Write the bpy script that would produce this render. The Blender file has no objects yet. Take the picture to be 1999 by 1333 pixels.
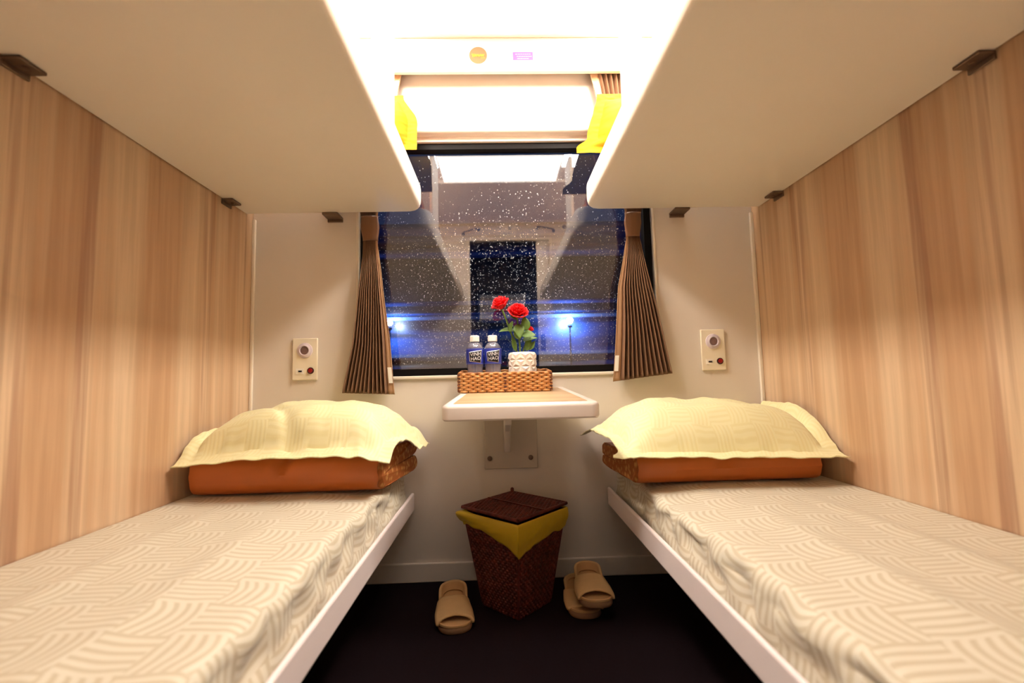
import bpy, bmesh, math, random
from mathutils import Vector, Matrix, noise
random.seed(7)
SC = bpy.context.scene
COL = SC.collection
pi = math.pi
def lerp(a, b, t): return a + (b - a) * t
def sstep(a, b, x):
    t = max(0.0, min(1.0, (x - a) / (b - a))); return t * t * (3 - 2 * t)
def interp(tab, z):
    tab = sorted(tab)
    if z <= tab[0][0]: return tab[0][1]
    for (a, b), (c, d) in zip(tab, tab[1:]):
        if z <= c: return lerp(b, d, (z - a) / (c - a))
    return tab[-1][1]
def nz(x, y=0.0, z=0.0): return noise.noise(Vector((x, y, z)))

# ------------------------------------------------------------------ objects
def tag(o, label, cat, group=None):
    o['label'] = label; o['category'] = cat
    if group: o['group'] = group
    return o
def thing(name, label, cat, loc=(0, 0, 0), rot=(0, 0, 0), group=None):
    o = bpy.data.objects.new(name, None); COL.objects.link(o)
    o.empty_display_size = 0.05; o.location = loc; o.rotation_euler = rot
    return tag(o, label, cat, group)
def raw(name, me, mats, parent=None, smooth=False):
    for m in (mats if isinstance(mats, (list, tuple)) else [mats]): me.materials.append(m)
    if smooth:
        me.polygons.foreach_set('use_smooth', [True] * len(me.polygons))
        if smooth != 'all':
            me.set_sharp_from_angle(angle=math.radians(38))
    o = bpy.data.objects.new(name, me); COL.objects.link(o)
    if parent: o.parent = parent
    return o
def obj(name, bm, mats, parent=None, smooth=False, bevel=0, seg=2):
    bmesh.ops.remove_doubles(bm, verts=bm.verts, dist=1e-6)
    bmesh.ops.recalc_face_normals(bm, faces=bm.faces)
    me = bpy.data.meshes.new(name); bm.to_mesh(me); bm.free()
    o = raw(name, me, mats, parent, smooth)
    if bevel:
        b = o.modifiers.new('edge', 'BEVEL'); b.width = bevel; b.segments = seg; b.limit_method = 'ANGLE'; b.angle_limit = math.radians(40)
        if not smooth: me.polygons.foreach_set('use_smooth', [True] * len(me.polygons)); me.set_sharp_from_angle(angle=math.radians(60))
    return o
def struct(o):
    o['kind'] = 'structure'; return o
def grid_mesh(name, P, mats, parent=None, uv=None, close_u=False, smooth='all', solid=0, off=0):
    """P[i][j] -> points; a sheet of quads."""
    n, m = len(P), len(P[0]); verts = [p for row in P for p in row]; faces = []
    for i in range(n - (0 if close_u else 1)):
        for j in range(m - 1):
            a, b = i * m + j, ((i + 1) % n) * m + j
            faces.append((a, b, b + 1, a + 1))
    me = bpy.data.meshes.new(name); me.from_pydata(verts, [], faces); me.update()
    if uv:
        L = me.uv_layers.new(name='UVMap'); fl = [c for row in uv for c in row]
        for lo in me.loops: L.data[lo.index].uv = fl[lo.vertex_index]
    o = raw(name, me, mats, parent, smooth)
    if solid:
        s = o.modifiers.new('thick', 'SOLIDIFY'); s.thickness = solid; s.offset = off
    return o
def box(bm, lo, hi):
    x0, y0, z0 = lo; x1, y1, z1 = hi
    v = [bm.verts.new(p) for p in ((x0, y0, z0), (x1, y0, z0), (x1, y1, z0), (x0, y1, z0), (x0, y0, z1), (x1, y0, z1), (x1, y1, z1), (x0, y1, z1))]
    for f in ((0, 3, 2, 1), (4, 5, 6, 7), (0, 1, 5, 4), (1, 2, 6, 5), (2, 3, 7, 6), (3, 0, 4, 7)): bm.faces.new([v[i] for i in f])
def boxo(name, lo, hi, mat, parent=None, bevel=0, seg=2):
    bm = bmesh.new(); box(bm, lo, hi); return obj(name, bm, mat, parent, bevel=bevel, seg=seg)
def rings(bm, R, cap0=True, cap1=True):
    """Stack of closed rings (lists of points)."""
    V = [[bm.verts.new(p) for p in r] for r in R]; n = len(V[0])
    for a, b in zip(V, V[1:]):
        for i in range(n): bm.faces.new((a[i], a[(i + 1) % n], b[(i + 1) % n], b[i]))
    if cap0: bm.faces.new(V[0][::-1])
    if cap1: bm.faces.new(V[-1])
    return V
def lathe(bm, prof, n=32, c=(0, 0, 0), axis='z', cap0=True, cap1=True):
    R = []
    for r, h in prof:
        ring = []
        for i in range(n):
            a = 2 * pi * i / n; x, y = r * math.cos(a), r * math.sin(a)
            p = (x, y, h) if axis == 'z' else (x, -h, y) if axis == 'y' else (h, x, y)
            ring.append((p[0] + c[0], p[1] + c[1], p[2] + c[2]))
        R.append(ring)
    rings(bm, R, cap0, cap1)
def tube(bm, path, rad, n=10):
    P = [Vector(p) for p in path]; R = []; up = Vector((0.13, 0.31, 0.94)).normalized()
    for i, p in enumerate(P):
        d = (P[min(i + 1, len(P) - 1)] - P[max(i - 1, 0)]).normalized()
        s = d.cross(up).normalized(); t = s.cross(d); r = rad[i] if isinstance(rad, (list, tuple)) else rad
        R.append([p + s * r * math.cos(2 * pi * k / n) + t * r * math.sin(2 * pi * k / n) for k in range(n)])
    rings(bm, R)
def copy_tree(o, parent=None):
    c = o.copy(); COL.objects.link(c)
    if parent: c.parent = parent; c.matrix_parent_inverse = o.matrix_parent_inverse
    for ch in list(o.children): copy_tree(ch, c)
    return c

# ---------------------------------------------------------------- materials
class M:
    def __init__(s, name):
        s.m = bpy.data.materials.new(name); s.m.use_nodes = True; s.t = s.m.node_tree; s.n = s.t.nodes
        s.b = s.n['Principled BSDF']; s.o = s.n['Material Output']
    def node(s, ty, **kw):
        n = s.n.new(ty)
        for k, v in kw.items():
            if k.startswith('i_'):
                key = k[2:]; key = int(key) if key.isdigit() else key.replace('_', ' ')
                n.inputs[key].default_value = v
            else: setattr(n, k, v)
        return n
    def link(s, a, b): s.t.links.new(a, b)
    def set(s, **kw):
        for k, v in kw.items(): s.b.inputs[k.replace('_', ' ')].default_value = v
        return s
    def math(s, op, a, b=None):
        n = s.node('ShaderNodeMath', operation=op)
        for i, v in enumerate((a, b)):
            if v is None: continue
            if isinstance(v, (int, float)): n.inputs[i].default_value = v
            else: s.link(v, n.inputs[i])
        return n.outputs[0]
    def mix(s, fac, a, b):
        n = s.node('ShaderNodeMix', data_type='RGBA')
        for i, v in ((0, fac), (6, a), (7, b)):
            if isinstance(v, (int, float)): n.inputs[i].default_value = v
            elif isinstance(v, tuple): n.inputs[i].default_value = v
            else: s.link(v, n.inputs[i])
        return n.outputs[2]
    def bump(s, h, strength=0.3, dist=0.002):
        n = s.node('ShaderNodeBump'); n.inputs['Strength'].default_value = strength; n.inputs['Distance'].default_value = dist
        s.link(h, n.inputs['Height']); s.link(n.outputs[0], s.b.inputs['Normal'])
def col(r, g, b):
    f = lambda c: (c / 255 / 12.92) if c / 255 <= 0.04045 else ((c / 255 + 0.055) / 1.055) ** 2.4
    return (f(r), f(g), f(b), 1.0)
def paint(name, c, rough=0.5, var=0.04, scale=30, bump=0.0, spec=0.5, metal=0.0, bscale=None):
    k = M(name); k.set(Roughness=rough, Metallic=metal); k.b.inputs['Specular IOR Level'].default_value = spec
    tc = k.node('ShaderNodeTexCoord'); n = k.node('ShaderNodeTexNoise', i_Scale=float(scale), i_Detail=4.0)
    k.link(tc.outputs['Object'], n.inputs['Vector'])
    lo = tuple(x * (1 - var) for x in c[:3]) + (1.0,); hi = tuple(min(1, x * (1 + var)) for x in c[:3]) + (1.0,)
    k.link(k.mix(n.outputs['Fac'], lo, hi), k.b.inputs['Base Color'])
    if bump:
        n2 = k.node('ShaderNodeTexNoise', i_Scale=float(bscale or scale * 8), i_Detail=3.0); k.link(tc.outputs['Object'], n2.inputs['Vector'])
        k.bump(n2.outputs['Fac'], bump)
    return k.m
def emit(name, c, s):
    k = M(name); e = k.node('ShaderNodeEmission'); e.inputs[0].default_value = c; e.inputs[1].default_value = s
    k.link(e.outputs[0], k.o.inputs[0]); return k.m
def wood(name, axis, c1, c2, c3, period=0.11, rough=0.35, stretch=0.06):
    """Vertical-grain laminate: boards of slightly different tone with fine streaks. axis: across-grain coordinate."""
    k = M(name); k.set(Roughness=rough); tc = k.node('ShaderNodeTexCoord'); sp = k.node('ShaderNodeSeparateXYZ'); k.link(tc.outputs['Object'], sp.inputs[0])
    a = sp.outputs[axis]; z = sp.outputs[2 if axis != 2 else 0]
    if axis == 0 and name.startswith('table'): z = sp.outputs[1]
    def streak(fa, fz, detail, seed):
        cb = k.node('ShaderNodeCombineXYZ'); k.link(k.math('MULTIPLY', a, fa), cb.inputs[0]); k.link(k.math('MULTIPLY', z, fz), cb.inputs[1]); cb.inputs[2].default_value = seed
        n = k.node('ShaderNodeTexNoise', i_Scale=1.0, i_Detail=detail, i_Roughness=0.6); k.link(cb.outputs[0], n.inputs['Vector']); return n.outputs['Fac']
    broad = streak(1.6 / period, stretch * 4, 2.0, 1.3); fine = streak(9 / period, stretch * 30, 5.0, 4.1); dark = streak(2.6 / period, stretch * 5, 4.0, 8.7)
    r = k.node('ShaderNodeValToRGB'); k.link(broad, r.inputs[0]); r.color_ramp.elements[0].position = 0.44; r.color_ramp.elements[0].color = c2; r.color_ramp.elements[1].position = 0.56; r.color_ramp.elements[1].color = c1
    r2 = k.node('ShaderNodeValToRGB'); k.link(dark, r2.inputs[0]); r2.color_ramp.elements[0].position = 0.585; r2.color_ramp.elements[0].color = (0, 0, 0, 1); r2.color_ramp.elements[1].position = 0.66; r2.color_ramp.elements[1].color = (1, 1, 1, 1)
    r3 = k.node('ShaderNodeValToRGB'); k.link(fine, r3.inputs[0]); r3.color_ramp.elements[0].position = 0.40; r3.color_ramp.elements[0].color = (0.91, 0.895, 0.88, 1); r3.color_ramp.elements[1].position = 0.6; r3.color_ramp.elements[1].color = (1.04, 1.04, 1.04, 1)
    base = k.mix(k.math('MULTIPLY', r2.outputs[0], 0.5), r.outputs[0], c3)
    mul = k.node('ShaderNodeMix', data_type='RGBA', blend_type='MULTIPLY'); mul.inputs[0].default_value = 1.0; k.link(base, mul.inputs[6]); k.link(r3.outputs[0], mul.inputs[7])
    k.link(mul.outputs[2], k.b.inputs['Base Color']); return k.m
def block_cloth(name, cl, cd, size, lines, rough=0.6, spec=0.4):
    """Woven sheet: squares of parallel satin lines, direction alternating from square to square (UV in metres)."""
    k = M(name); k.set(Roughness=rough); k.b.inputs['Specular IOR Level'].default_value = spec; k.b.inputs['Sheen Weight'].default_value = 0.15
    uv = k.node('ShaderNodeUVMap'); wob = k.node('ShaderNodeTexNoise', i_Scale=9.0, i_Detail=1.0); k.link(uv.outputs[0], wob.inputs['Vector'])
    ad = k.node('ShaderNodeVectorMath', operation='MULTIPLY_ADD'); k.link(wob.outputs['Color'], ad.inputs[0]); ad.inputs[1].default_value = (0.02, 0.02, 0); k.link(uv.outputs[0], ad.inputs[2])
    sp = k.node('ShaderNodeSeparateXYZ'); k.link(ad.outputs[0], sp.inputs[0]); U = k.math('DIVIDE', sp.outputs[0], size); V = k.math('DIVIDE', sp.outputs[1], size)
    fu, fv = k.math('FLOOR', U), k.math('FLOOR', V); par = k.math('FLOORED_MODULO', k.math('ADD', fu, fv), 2.0)
    # slight bow of the lines in every second square
    fr = k.math('SUBTRACT', V, fv); bow = k.math('MULTIPLY', k.math('MULTIPLY', fr, k.math('SUBTRACT', fr, 1.0)), 0.5)
    coord = k.node('ShaderNodeMix', data_type='FLOAT'); k.link(par, coord.inputs[0]); k.link(V, coord.inputs[2]); k.link(k.math('ADD', U, bow), coord.inputs[3])
    s = k.math('SINE', k.math('MULTIPLY', coord.outputs[0], lines * 2 * pi)); f = k.node('ShaderNodeMapRange', i_1=-0.75, i_2=0.45); k.link(s, f.inputs[0])
    k.link(k.mix(f.outputs[0], cd, cl), k.b.inputs['Base Color']); k.bump(f.outputs[0], 0.25, 0.0006)
    return k.m

WHITE = paint('white_laminate', col(236, 226, 214), 0.42, 0.02, 8)
CREAM = paint('cream_wall_panel', col(228, 217, 206), 0.55, 0.02, 6, 0.04, 0.3, bscale=500)
SHELL = paint('berth_shell', col(247, 238, 226), 0.45, 0.02, 5)
RAILM = paint('pink_white_rail', col(248, 234, 234), 0.4, 0.02, 20, 0.1, bscale=300)
CEIL = paint('ceiling_panel', col(214, 200, 190), 0.6, 0.02, 6)
WOODY = wood('wall_wood', 1, col(216, 186, 154), col(196, 158, 124), col(140, 88, 66), 0.17, 0.34)
WOODT = wood('table_wood', 1, col(206, 174, 138), col(194, 160, 122), col(172, 134, 98), 0.05, 0.3, 0.25)
FLOORM = paint('dark_carpet', col(26, 15, 19), 0.95, 0.25, 120, 0.5, 0.1)
DARKP = paint('bench_plinth', col(70, 56, 52), 0.7, 0.05, 10)
BLACK = paint('black_frame', col(14, 10, 10), 0.6, 0.05, 20, spec=0.15)
METAL = paint('bracket_steel', col(120, 100, 86), 0.4, 0.08, 60, metal=0.7)
CHROME = paint('chrome', col(150, 146, 142), 0.12, 0.02, 20, metal=1.0)
TRIMW = paint('corner_trim_white', col(240, 228, 212), 0.35, 0.02, 20)
SHEET = block_cloth('sheet_cloth', col(222, 214, 196), col(202, 189, 164), 0.085, 5.0)
PILLOWC = block_cloth('pillow_cloth', col(242, 235, 188), col(237, 228, 174), 0.062, 5.0, 0.55, 0.4)
YELLOW = paint('yellow_cloth', col(136, 117, 22), 0.8, 0.03, 12, 0.15, 0.08)
QUILT = paint('orange_brown_quilt', col(194, 104, 42), 0.42, 0.06, 14, 0.12, 0.5, bscale=90)
def lining():
    k = M('quilt_lining'); k.set(Roughness=0.7); tc = k.node('ShaderNodeTexCoord'); v = k.node('ShaderNodeTexVoronoi', i_Scale=55.0); k.link(tc.outputs['Object'], v.inputs['Vector'])
    r = k.node('ShaderNodeValToRGB'); k.link(v.outputs['Distance'], r.inputs[0]); r.color_ramp.elements[0].color = col(206, 150, 84); r.color_ramp.elements[1].color = col(168, 92, 34); r.color_ramp.elements[0].position = 0.2; r.color_ramp.elements[1].position = 0.5
    k.link(r.outputs[0], k.b.inputs['Base Color']); return k.m
LINING = lining()
CURT = paint('brown_curtain_cloth', col(132, 98, 74), 0.75, 0.08, 40, 0.2, 0.2, bscale=700)
HEM = paint('curtain_hem_cloth', col(172, 134, 102), 0.75, 0.05, 60, 0.2, 0.2, bscale=700)
TIE = paint('curtain_tie_satin', col(120, 82, 56), 0.38, 0.06, 30)
TAGW = paint('white_tag', col(245, 238, 225), 0.6, 0.02, 50)
def strands(name, c1, c2, gap):  # gap: dark stakes, with the shade between strands put into the colour
    k = M(name); k.set(Roughness=0.5); uv = k.node('ShaderNodeUVMap'); b = k.node('ShaderNodeTexBrick', i_Scale=1.0); b.offset = 0.5; b.offset_frequency = 2
    for key, v in (('Color1', c1), ('Color2', c2), ('Mortar', gap), ('Mortar Size', 0.10), ('Mortar Smooth', 0.35), ('Brick Width', 2.0), ('Row Height', 1.0), ('Bias', -0.1)): b.inputs[key].default_value = v
    k.link(uv.outputs[0], b.inputs['Vector']); k.link(b.outputs['Color'], k.b.inputs['Base Color']); return k.m
def rattan(name, c1, c2, c3, s):
    k = M(name); k.set(Roughness=0.5); tc = k.node('ShaderNodeTexCoord'); n = k.node('ShaderNodeTexNoise', i_Scale=float(s), i_Detail=5.0); k.link(tc.outputs['Object'], n.inputs['Vector'])
    r = k.node('ShaderNodeValToRGB'); k.link(n.outputs['Fac'], r.inputs[0]); e = r.color_ramp.elements; e[0].position = 0.3; e[0].color = c3; e[1].position = 0.72; e[1].color = c1
    m = e.new(0.5); m.color = c2; k.link(r.outputs[0], k.b.inputs['Base Color']); return k.m
RATTAN = rattan('honey_rattan', col(196, 142, 86), col(172, 112, 58), col(112, 62, 28), 45)
RATWEAVE = strands('honey_rattan_weave', col(214, 158, 98), col(186, 124, 66), col(88, 46, 18))
STAKE = rattan('dark_rattan_stake', col(120, 56, 24), col(90, 38, 16), col(60, 24, 10), 60)
REDRAT = rattan('red_brown_rattan', col(122, 48, 34), col(96, 34, 26), col(66, 22, 18), 60)
LINERM = paint('yellow_bag_plastic', col(214, 182, 44), 0.4, 0.05, 20, 0.2, bscale=60)
SLIP = paint('cream_slipper_cloth', col(214, 176, 126), 0.85, 0.05, 50, 0.35, 0.2, bscale=260)
SLIPIN = paint('slipper_insole', col(200, 156, 106), 0.9, 0.05, 60)
SLIPSOLE = paint('slipper_sole_edge', col(150, 112, 80), 0.8, 0.05, 60)
ROSE = paint('red_rose_petal', col(214, 12, 20), 0.5, 0.18, 60, spec=0.3)
LEAF = paint('rose_leaf', col(92, 122, 52), 0.5, 0.25, 70)
STEM = paint('rose_stem', col(104, 132, 60), 0.55, 0.15, 60)
POTM = paint('white_ceramic', col(238, 226, 214), 0.25, 0.01, 10)
BLUEL = paint('blue_label', col(44, 56, 158), 0.3, 0.08, 40)
LBLUE = paint('label_light_blue', col(120, 130, 210), 0.4)
INK = paint('label_black', col(18, 16, 26), 0.4, 0.02, 40)
INKW = paint('label_white', col(240, 236, 236), 0.4, 0.02, 40)
CAPW = paint('white_cap', col(244, 240, 234), 0.4, 0.02, 40)
PLATE = paint('outlet_plate', col(240, 228, 204), 0.4, 0.02, 40)
LAMPG = paint('reading_lamp_ring', col(216, 200, 206), 0.35, 0.03, 60)
REDB = paint('red_button', col(150, 14, 16), 0.3, 0.05, 60)
DARKR = paint('dark_button_ring', col(56, 10, 8), 0.4, 0.05, 60)
def glassy(name, fac0, tint, rough=0.0):
    k = M(name); k.n.remove(k.b); tr = k.node('ShaderNodeBsdfTransparent'); tr.inputs[0].default_value = tint
    gl = k.node('ShaderNodeBsdfGlossy'); gl.inputs['Roughness'].default_value = rough
    lw = k.node('ShaderNodeLayerWeight'); lw.inputs[0].default_value = 0.5
    f = k.math('ADD', k.math('MULTIPLY', k.math('POWER', lw.outputs['Facing'], 3.0), 0.6), fac0)
    mx = k.node('ShaderNodeMixShader'); k.link(f, mx.inputs[0]); k.link(tr.outputs[0], mx.inputs[1]); k.link(gl.outputs[0], mx.inputs[2]); k.link(mx.outputs[0], k.o.inputs[0]); return k.m
PANE = glassy('window_glass', 0.13, (0.96, 0.97, 1.0, 1))
PLASTIC = glassy('clear_plastic', 0.10, (0.90, 0.91, 0.95, 1), 0.08)
def waterm():
    k = M('water'); k.n.remove(k.b); tr = k.node('ShaderNodeBsdfTransparent'); tr.inputs[0].default_value = (0.86, 0.86, 0.92, 1); d = k.node('ShaderNodeBsdfDiffuse'); d.inputs[0].default_value = (0.7, 0.66, 0.72, 1)
    mx = k.node('ShaderNodeMixShader'); mx.inputs[0].default_value = 0.3; k.link(tr.outputs[0], mx.inputs[1]); k.link(d.outputs[0], mx.inputs[2]); k.link(mx.outputs[0], k.o.inputs[0]); return k.m
WATER = waterm()
def dropm():
    k = M('raindrop'); k.set(Roughness=0.15); k.b.inputs['Base Color'].default_value = (0.9, 0.94, 1.0, 1); k.b.inputs['Transmission Weight'].default_value = 0.05; k.b.inputs['IOR'].default_value = 1.33; return k.m  # near-white base puts the glint of clear drops into the colour
DROP = dropm()

# --------------------------------------------------------------- dimensions
XL, XR = -0.960, 1.040           # side walls
YB = 1.803                       # window wall face
YD = -0.15                       # door wall face
ZC = 2.10                        # ceiling

# ------------------------------------------------------------------ setting
struct(boxo('floor', (XL - 0.05, YD - 1.05, -0.06), (XR + 0.05, YB + 0.05, 0), FLOORM))
struct(boxo('ceiling', (XL - 0.05, YD - 1.05, ZC), (XR + 0.05, YB + 0.15, ZC + 0.05), CEIL))
struct(boxo('wall_left', (XL - 0.03, YD, 0), (XL, YB, ZC), WOODY))
struct(boxo('wall_right', (XR, YD, 0), (XR + 0.03, YB, ZC), WOODY))
WX0, WX1, WZ0, WZ1 = -0.545, 0.627, 0.770, 1.715
bm = bmesh.new()
for lo, hi in (((XL, YB, 0), (XR, YB + 0.10, WZ0)), ((XL, YB, WZ1), (XR, YB + 0.10, ZC)), ((XL, YB, WZ0), (WX0, YB + 0.10, WZ1)), ((WX1, YB, WZ0), (XR, YB + 0.10, WZ1))): box(bm, lo, hi)
struct(obj('wall_back', bm, CREAM))
struct(boxo('baseboard_back', (XL, YB - 0.012, 0), (XR, YB, 0.07), CREAM, bevel=0.004))
for x0, x1 in ((XL, XL + 0.012), (XR - 0.014, XR)): struct(boxo('trim_1', (x0, YB - 0.012, 0.072), (x1, YB, 1.40), TRIMW, bevel=0.003))
# rounded panel over the window
prof = [(1.802, 1.735)]
for i in range(9):
    a = pi / 2 * i / 8; prof.append((1.780 - 0.015 * math.sin(a), 1.750 - 0.015 * math.cos(a)))
prof += [(1.764, 1.80), (1.766, 1.86), (1.772, 1.93), (1.782, 2.00), (1.802, 2.06)]
bm = bmesh.new(); rings(bm, [[(x, y, z) for y, z in prof] for x in (-0.62, 0.70)])
struct(obj('trim_2', bm, CREAM, smooth=True))
# bulkhead strip under the ceiling in front of the window head
struct(boxo('trim_3', (XL, 1.700, 1.943), (XR, 1.722, ZC), WHITE, bevel=0.006, seg=3))
# window
win = bpy.data.objects.new('window_1', None); COL.objects.link(win); win['kind'] = 'structure'
GX0, GX1, GZ0, GZ1 = -0.520, 0.596, 0.797, 1.689
bm = bmesh.new()
for lo, hi in (((WX0, 1.815, WZ0), (WX1, 1.856, GZ0)), ((WX0, 1.815, GZ1), (WX1, 1.856, WZ1)), ((WX0, 1.815, GZ0), (GX0, 1.856, GZ1)), ((GX1, 1.815, GZ0), (WX1, 1.856, GZ1))): box(bm, lo, hi)
obj('window_frame', bm, BLACK, win, bevel=0.003)
bm = bmesh.new()
for lo, hi in (((WX0 - 0.012, 1.797, WZ0 - 0.008), (WX0, 1.815, WZ1)), ((WX1, 1.797, WZ0 - 0.008), (WX1 + 0.012, 1.815, WZ1)), ((WX0, 1.795, WZ0 - 0.014), (WX1, 1.815, WZ0))): box(bm, lo, hi)
obj('window_sill', bm, TRIMW, win, bevel=0.004)
boxo('window_pane', (GX0 - 0.004, 1.842, GZ0 - 0.004), (GX1 + 0.004, 1.847, GZ1 + 0.004), PANE, win)
# door wall behind the camera, seen in the window glass
DX0, DX1, DZ = -0.235, 0.445, 1.925
bm = bmesh.new()
for lo, hi in (((XL, YD - 0.04, 0), (DX0, YD, ZC)), ((DX1, YD - 0.04, 0), (XR, YD, ZC)), ((DX0, YD - 0.04, DZ), (DX1, YD, ZC))): box(bm, lo, hi)
struct(obj('wall_front', bm, CREAM))
bm = bmesh.new()
for lo, hi in (((DX0 - 0.022, YD, 0), (DX0, YD + 0.01, DZ + 0.022)), ((DX1, YD, 0), (DX1 + 0.022, YD + 0.01, DZ + 0.022)), ((DX0, YD, DZ), (DX1, YD + 0.01, DZ + 0.022))): box(bm, lo, hi)
struct(obj('trim_4', bm, TRIMW, bevel=0.003))
door = struct(boxo('door_1', (0.335, YD - 0.075, 0.005), (1.02, YD - 0.045, DZ + 0.03), WHITE, bevel=0.003))
bm = bmesh.new(); box(bm, (0.352, YD - 0.046, 0.98), (0.392, YD - 0.036, 1.12)); obj('door_handle', bm, METAL, door, bevel=0.004)
# corridor beyond the door
bm = bmesh.new()
for lo, hi in (((-1.3, -1.09, 0), (1.4, -1.05, 0.85)), ((-1.3, -1.09, 1.66), (1.4, -1.05, ZC)), ((-1.3, -1.09, 0.85), (-0.24, -1.05, 1.66)), ((0.36, -1.09, 0.85), (1.4, -1.05, 1.66))): box(bm, lo, hi)
struct(obj('wall_corridor', bm, DARKP))
win2 = bpy.data.objects.new('window_2', None); COL.objects.link(win2); win2['kind'] = 'structure'
bm = bmesh.new()
for lo, hi in (((-0.24, -1.085, 0.85), (0.36, -1.055, 0.88)), ((-0.24, -1.085, 1.63), (0.36, -1.055, 1.66)), ((-0.24, -1.085, 0.88), (-0.21, -1.055, 1.63)), ((0.33, -1.085, 0.88), (0.36, -1.055, 1.63)), ((-0.21, -1.085, 1.30), (0.33, -1.055, 1.33))): box(bm, lo, hi)
obj('window_frame', bm, BLACK, win2)
boxo('window_pane', (-0.21, -1.073, 0.88), (0.33, -1.068, 1.63), PANE, win2)

# ------------------------------------------------------------- ceiling light
LX0, LX1, LY0, LY1 = -0.62, 0.68, 0.66, 1.685
t = thing('ceiling_light', 'wide glowing ceiling light panel between the two upper berths', 'light', (0, 0, ZC))
boxo('diffuser', (-0.35, LY0 + 0.56, -0.016), (0.41, LY1, -0.008), emit('lamp_diffuser', (1.0, 0.88, 0.74, 1), 1.6), t)
boxo('door_side_diffuser', (-0.35, LY0, -0.016), (0.41, LY0 + 0.55, -0.008), emit('lamp_door_side', (1.0, 0.90, 0.80, 1), 7.0), t)
STRIP = emit('lamp_strip', (1.0, 0.905, 0.78, 1), 92.0)
for a, b in ((-0.57, -0.36), (0.42, 0.63)): boxo('light_strip', (a, LY0 + 0.22, -0.020), (b, LY1, -0.008), STRIP, t)
bm = bmesh.new()
boxo('outer_diffuser', (LX0, LY0, -0.014), (-0.575, LY1, -0.008), emit('lamp_outer', (1.0, 0.88, 0.74, 1), 3.0), t); boxo('outer_diffuser', (0.635, LY0, -0.014), (LX1, LY1, -0.008), bpy.data.materials['lamp_outer'], t)
for lo, hi in (((LX0 - 0.012, LY0 - 0.012, -0.022), (LX1 + 0.012, LY0, 0)), ((LX0 - 0.012, LY1, -0.022), (LX1 + 0.012, LY1 + 0.012, 0)), ((LX0 - 0.012, LY0, -0.022), (LX0, LY1, 0)), ((LX1, LY0, -0.022), (LX1 + 0.012, LY1, 0))): box(bm, lo, hi)
obj('frame', bm, WHITE, t, bevel=0.003)

# -------------------------------------------------------------- upper berths
def upper_berth(side, label):
    s = -1 if side == 'L' else 1
    xa = -0.283 if side == 'L' else 0.346; xw = XL + 0.005 if side == 'L' else XR - 0.005
    y0, y1, r = -0.11, 1.752, 0.062
    t = thing('upper_berth', label, 'berth', (0, 0, 0))
    def outline(ins):
        e = xa + s * ins; yy0, yy1 = y0 + ins, y1 - ins * 0.6; rr = max(0.012, r - ins); P = [(xw, yy0)]
        for i in range(9):
            a = -pi / 2 + pi / 2 * i / 8; P.append((e + s * (rr - rr * math.cos(a + 0)) if False else e + s * rr - s * rr * math.cos(a), yy0 + rr + rr * math.sin(a)))
        for i in range(9):
            a = pi / 2 * i / 8; P.append((e + s * rr - s * rr * math.cos(a), yy1 - rr + rr * math.sin(a)))
        P.append((xw, yy1)); return P
    lev = [(1.404, 0.017), (1.4055, 0.010), (1.411, 0.004), (1.420, 0.001), (1.430, 0.0), (1.472, 0.0), (1.485, 0.002), (1.491, 0.006), (1.494, 0.012), (1.491, 0.020), (1.470, 0.024)]
    bm = bmesh.new(); rings(bm, [[(x, y, z) for x, y in outline(i)] for z, i in lev]); obj('shell', bm, SHELL, t, smooth=True)
    xg = -0.335 if side == 'L' else 0.392
    # upright guard board standing on the berth edge
    gy0, gy1 = (1.205, 1.425) if side == 'L' else (1.175, 1.345)
    bm = bmesh.new(); P = [(gy0 + 0.0, 1.471), (gy1, 1.471)]
    for i in range(7):
        a = pi / 2 * i / 6; P.append((gy1 - 0.03 + 0.03 * math.cos(a), 1.90 + 0.03 * math.sin(a)))
    for i in range(7):
        a = pi / 2 + pi / 2 * i / 6; P.append((gy0 + 0.03 + 0.03 * math.cos(a), 1.90 + 0.03 * math.sin(a)))
    rings(bm, [[(x, y, z) for y, z in P] for x in (xg, xg + 0.016)]); obj('guard_board', bm, WHITE, t, bevel=0.004)
    xs = XL if side == 'L' else XR
    for y in (0.90, 1.615):
        bm = bmesh.new(); a, b = (xs + 0.001, xs + 0.040) if s < 0 else (xs - 0.040, xs - 0.001)
        box(bm, (a, y - 0.028, 1.396), (b, y + 0.028, 1.4035)); c, d = (a, a + 0.006) if s < 0 else (b - 0.006, b); box(bm, (c, y - 0.028, 1.384), (d, y + 0.028, 1.397))
        br = obj('wall_bracket', bm, METAL, t, bevel=0.002)
        bm = bmesh.new(); lathe(bm, [(0.006, 0), (0.006, -0.003), (0.003, -0.004)], 12, ((a + b) / 2 - s * 0.004, y, 1.396)); obj('screw', bm, METAL, br)
    xb = -0.638 if side == 'L' else 0.729
    bm = bmesh.new(); box(bm, (xb - 0.03, 1.735, 1.3945), (xb + 0.03, YB - 0.002, 1.4035)); box(bm, (xb - 0.03, YB - 0.010, 1.384), (xb + 0.03, YB - 0.002, 1.396)); obj('wall_bracket', bm, METAL, t, bevel=0.002)
    return t
upper_berth('L', 'cream upper berth above the quilt whose layered end shows, on the bottle side')
upper_berth('R', 'cream upper berth above the pillow with an upturned edge, on the rose side')

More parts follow.
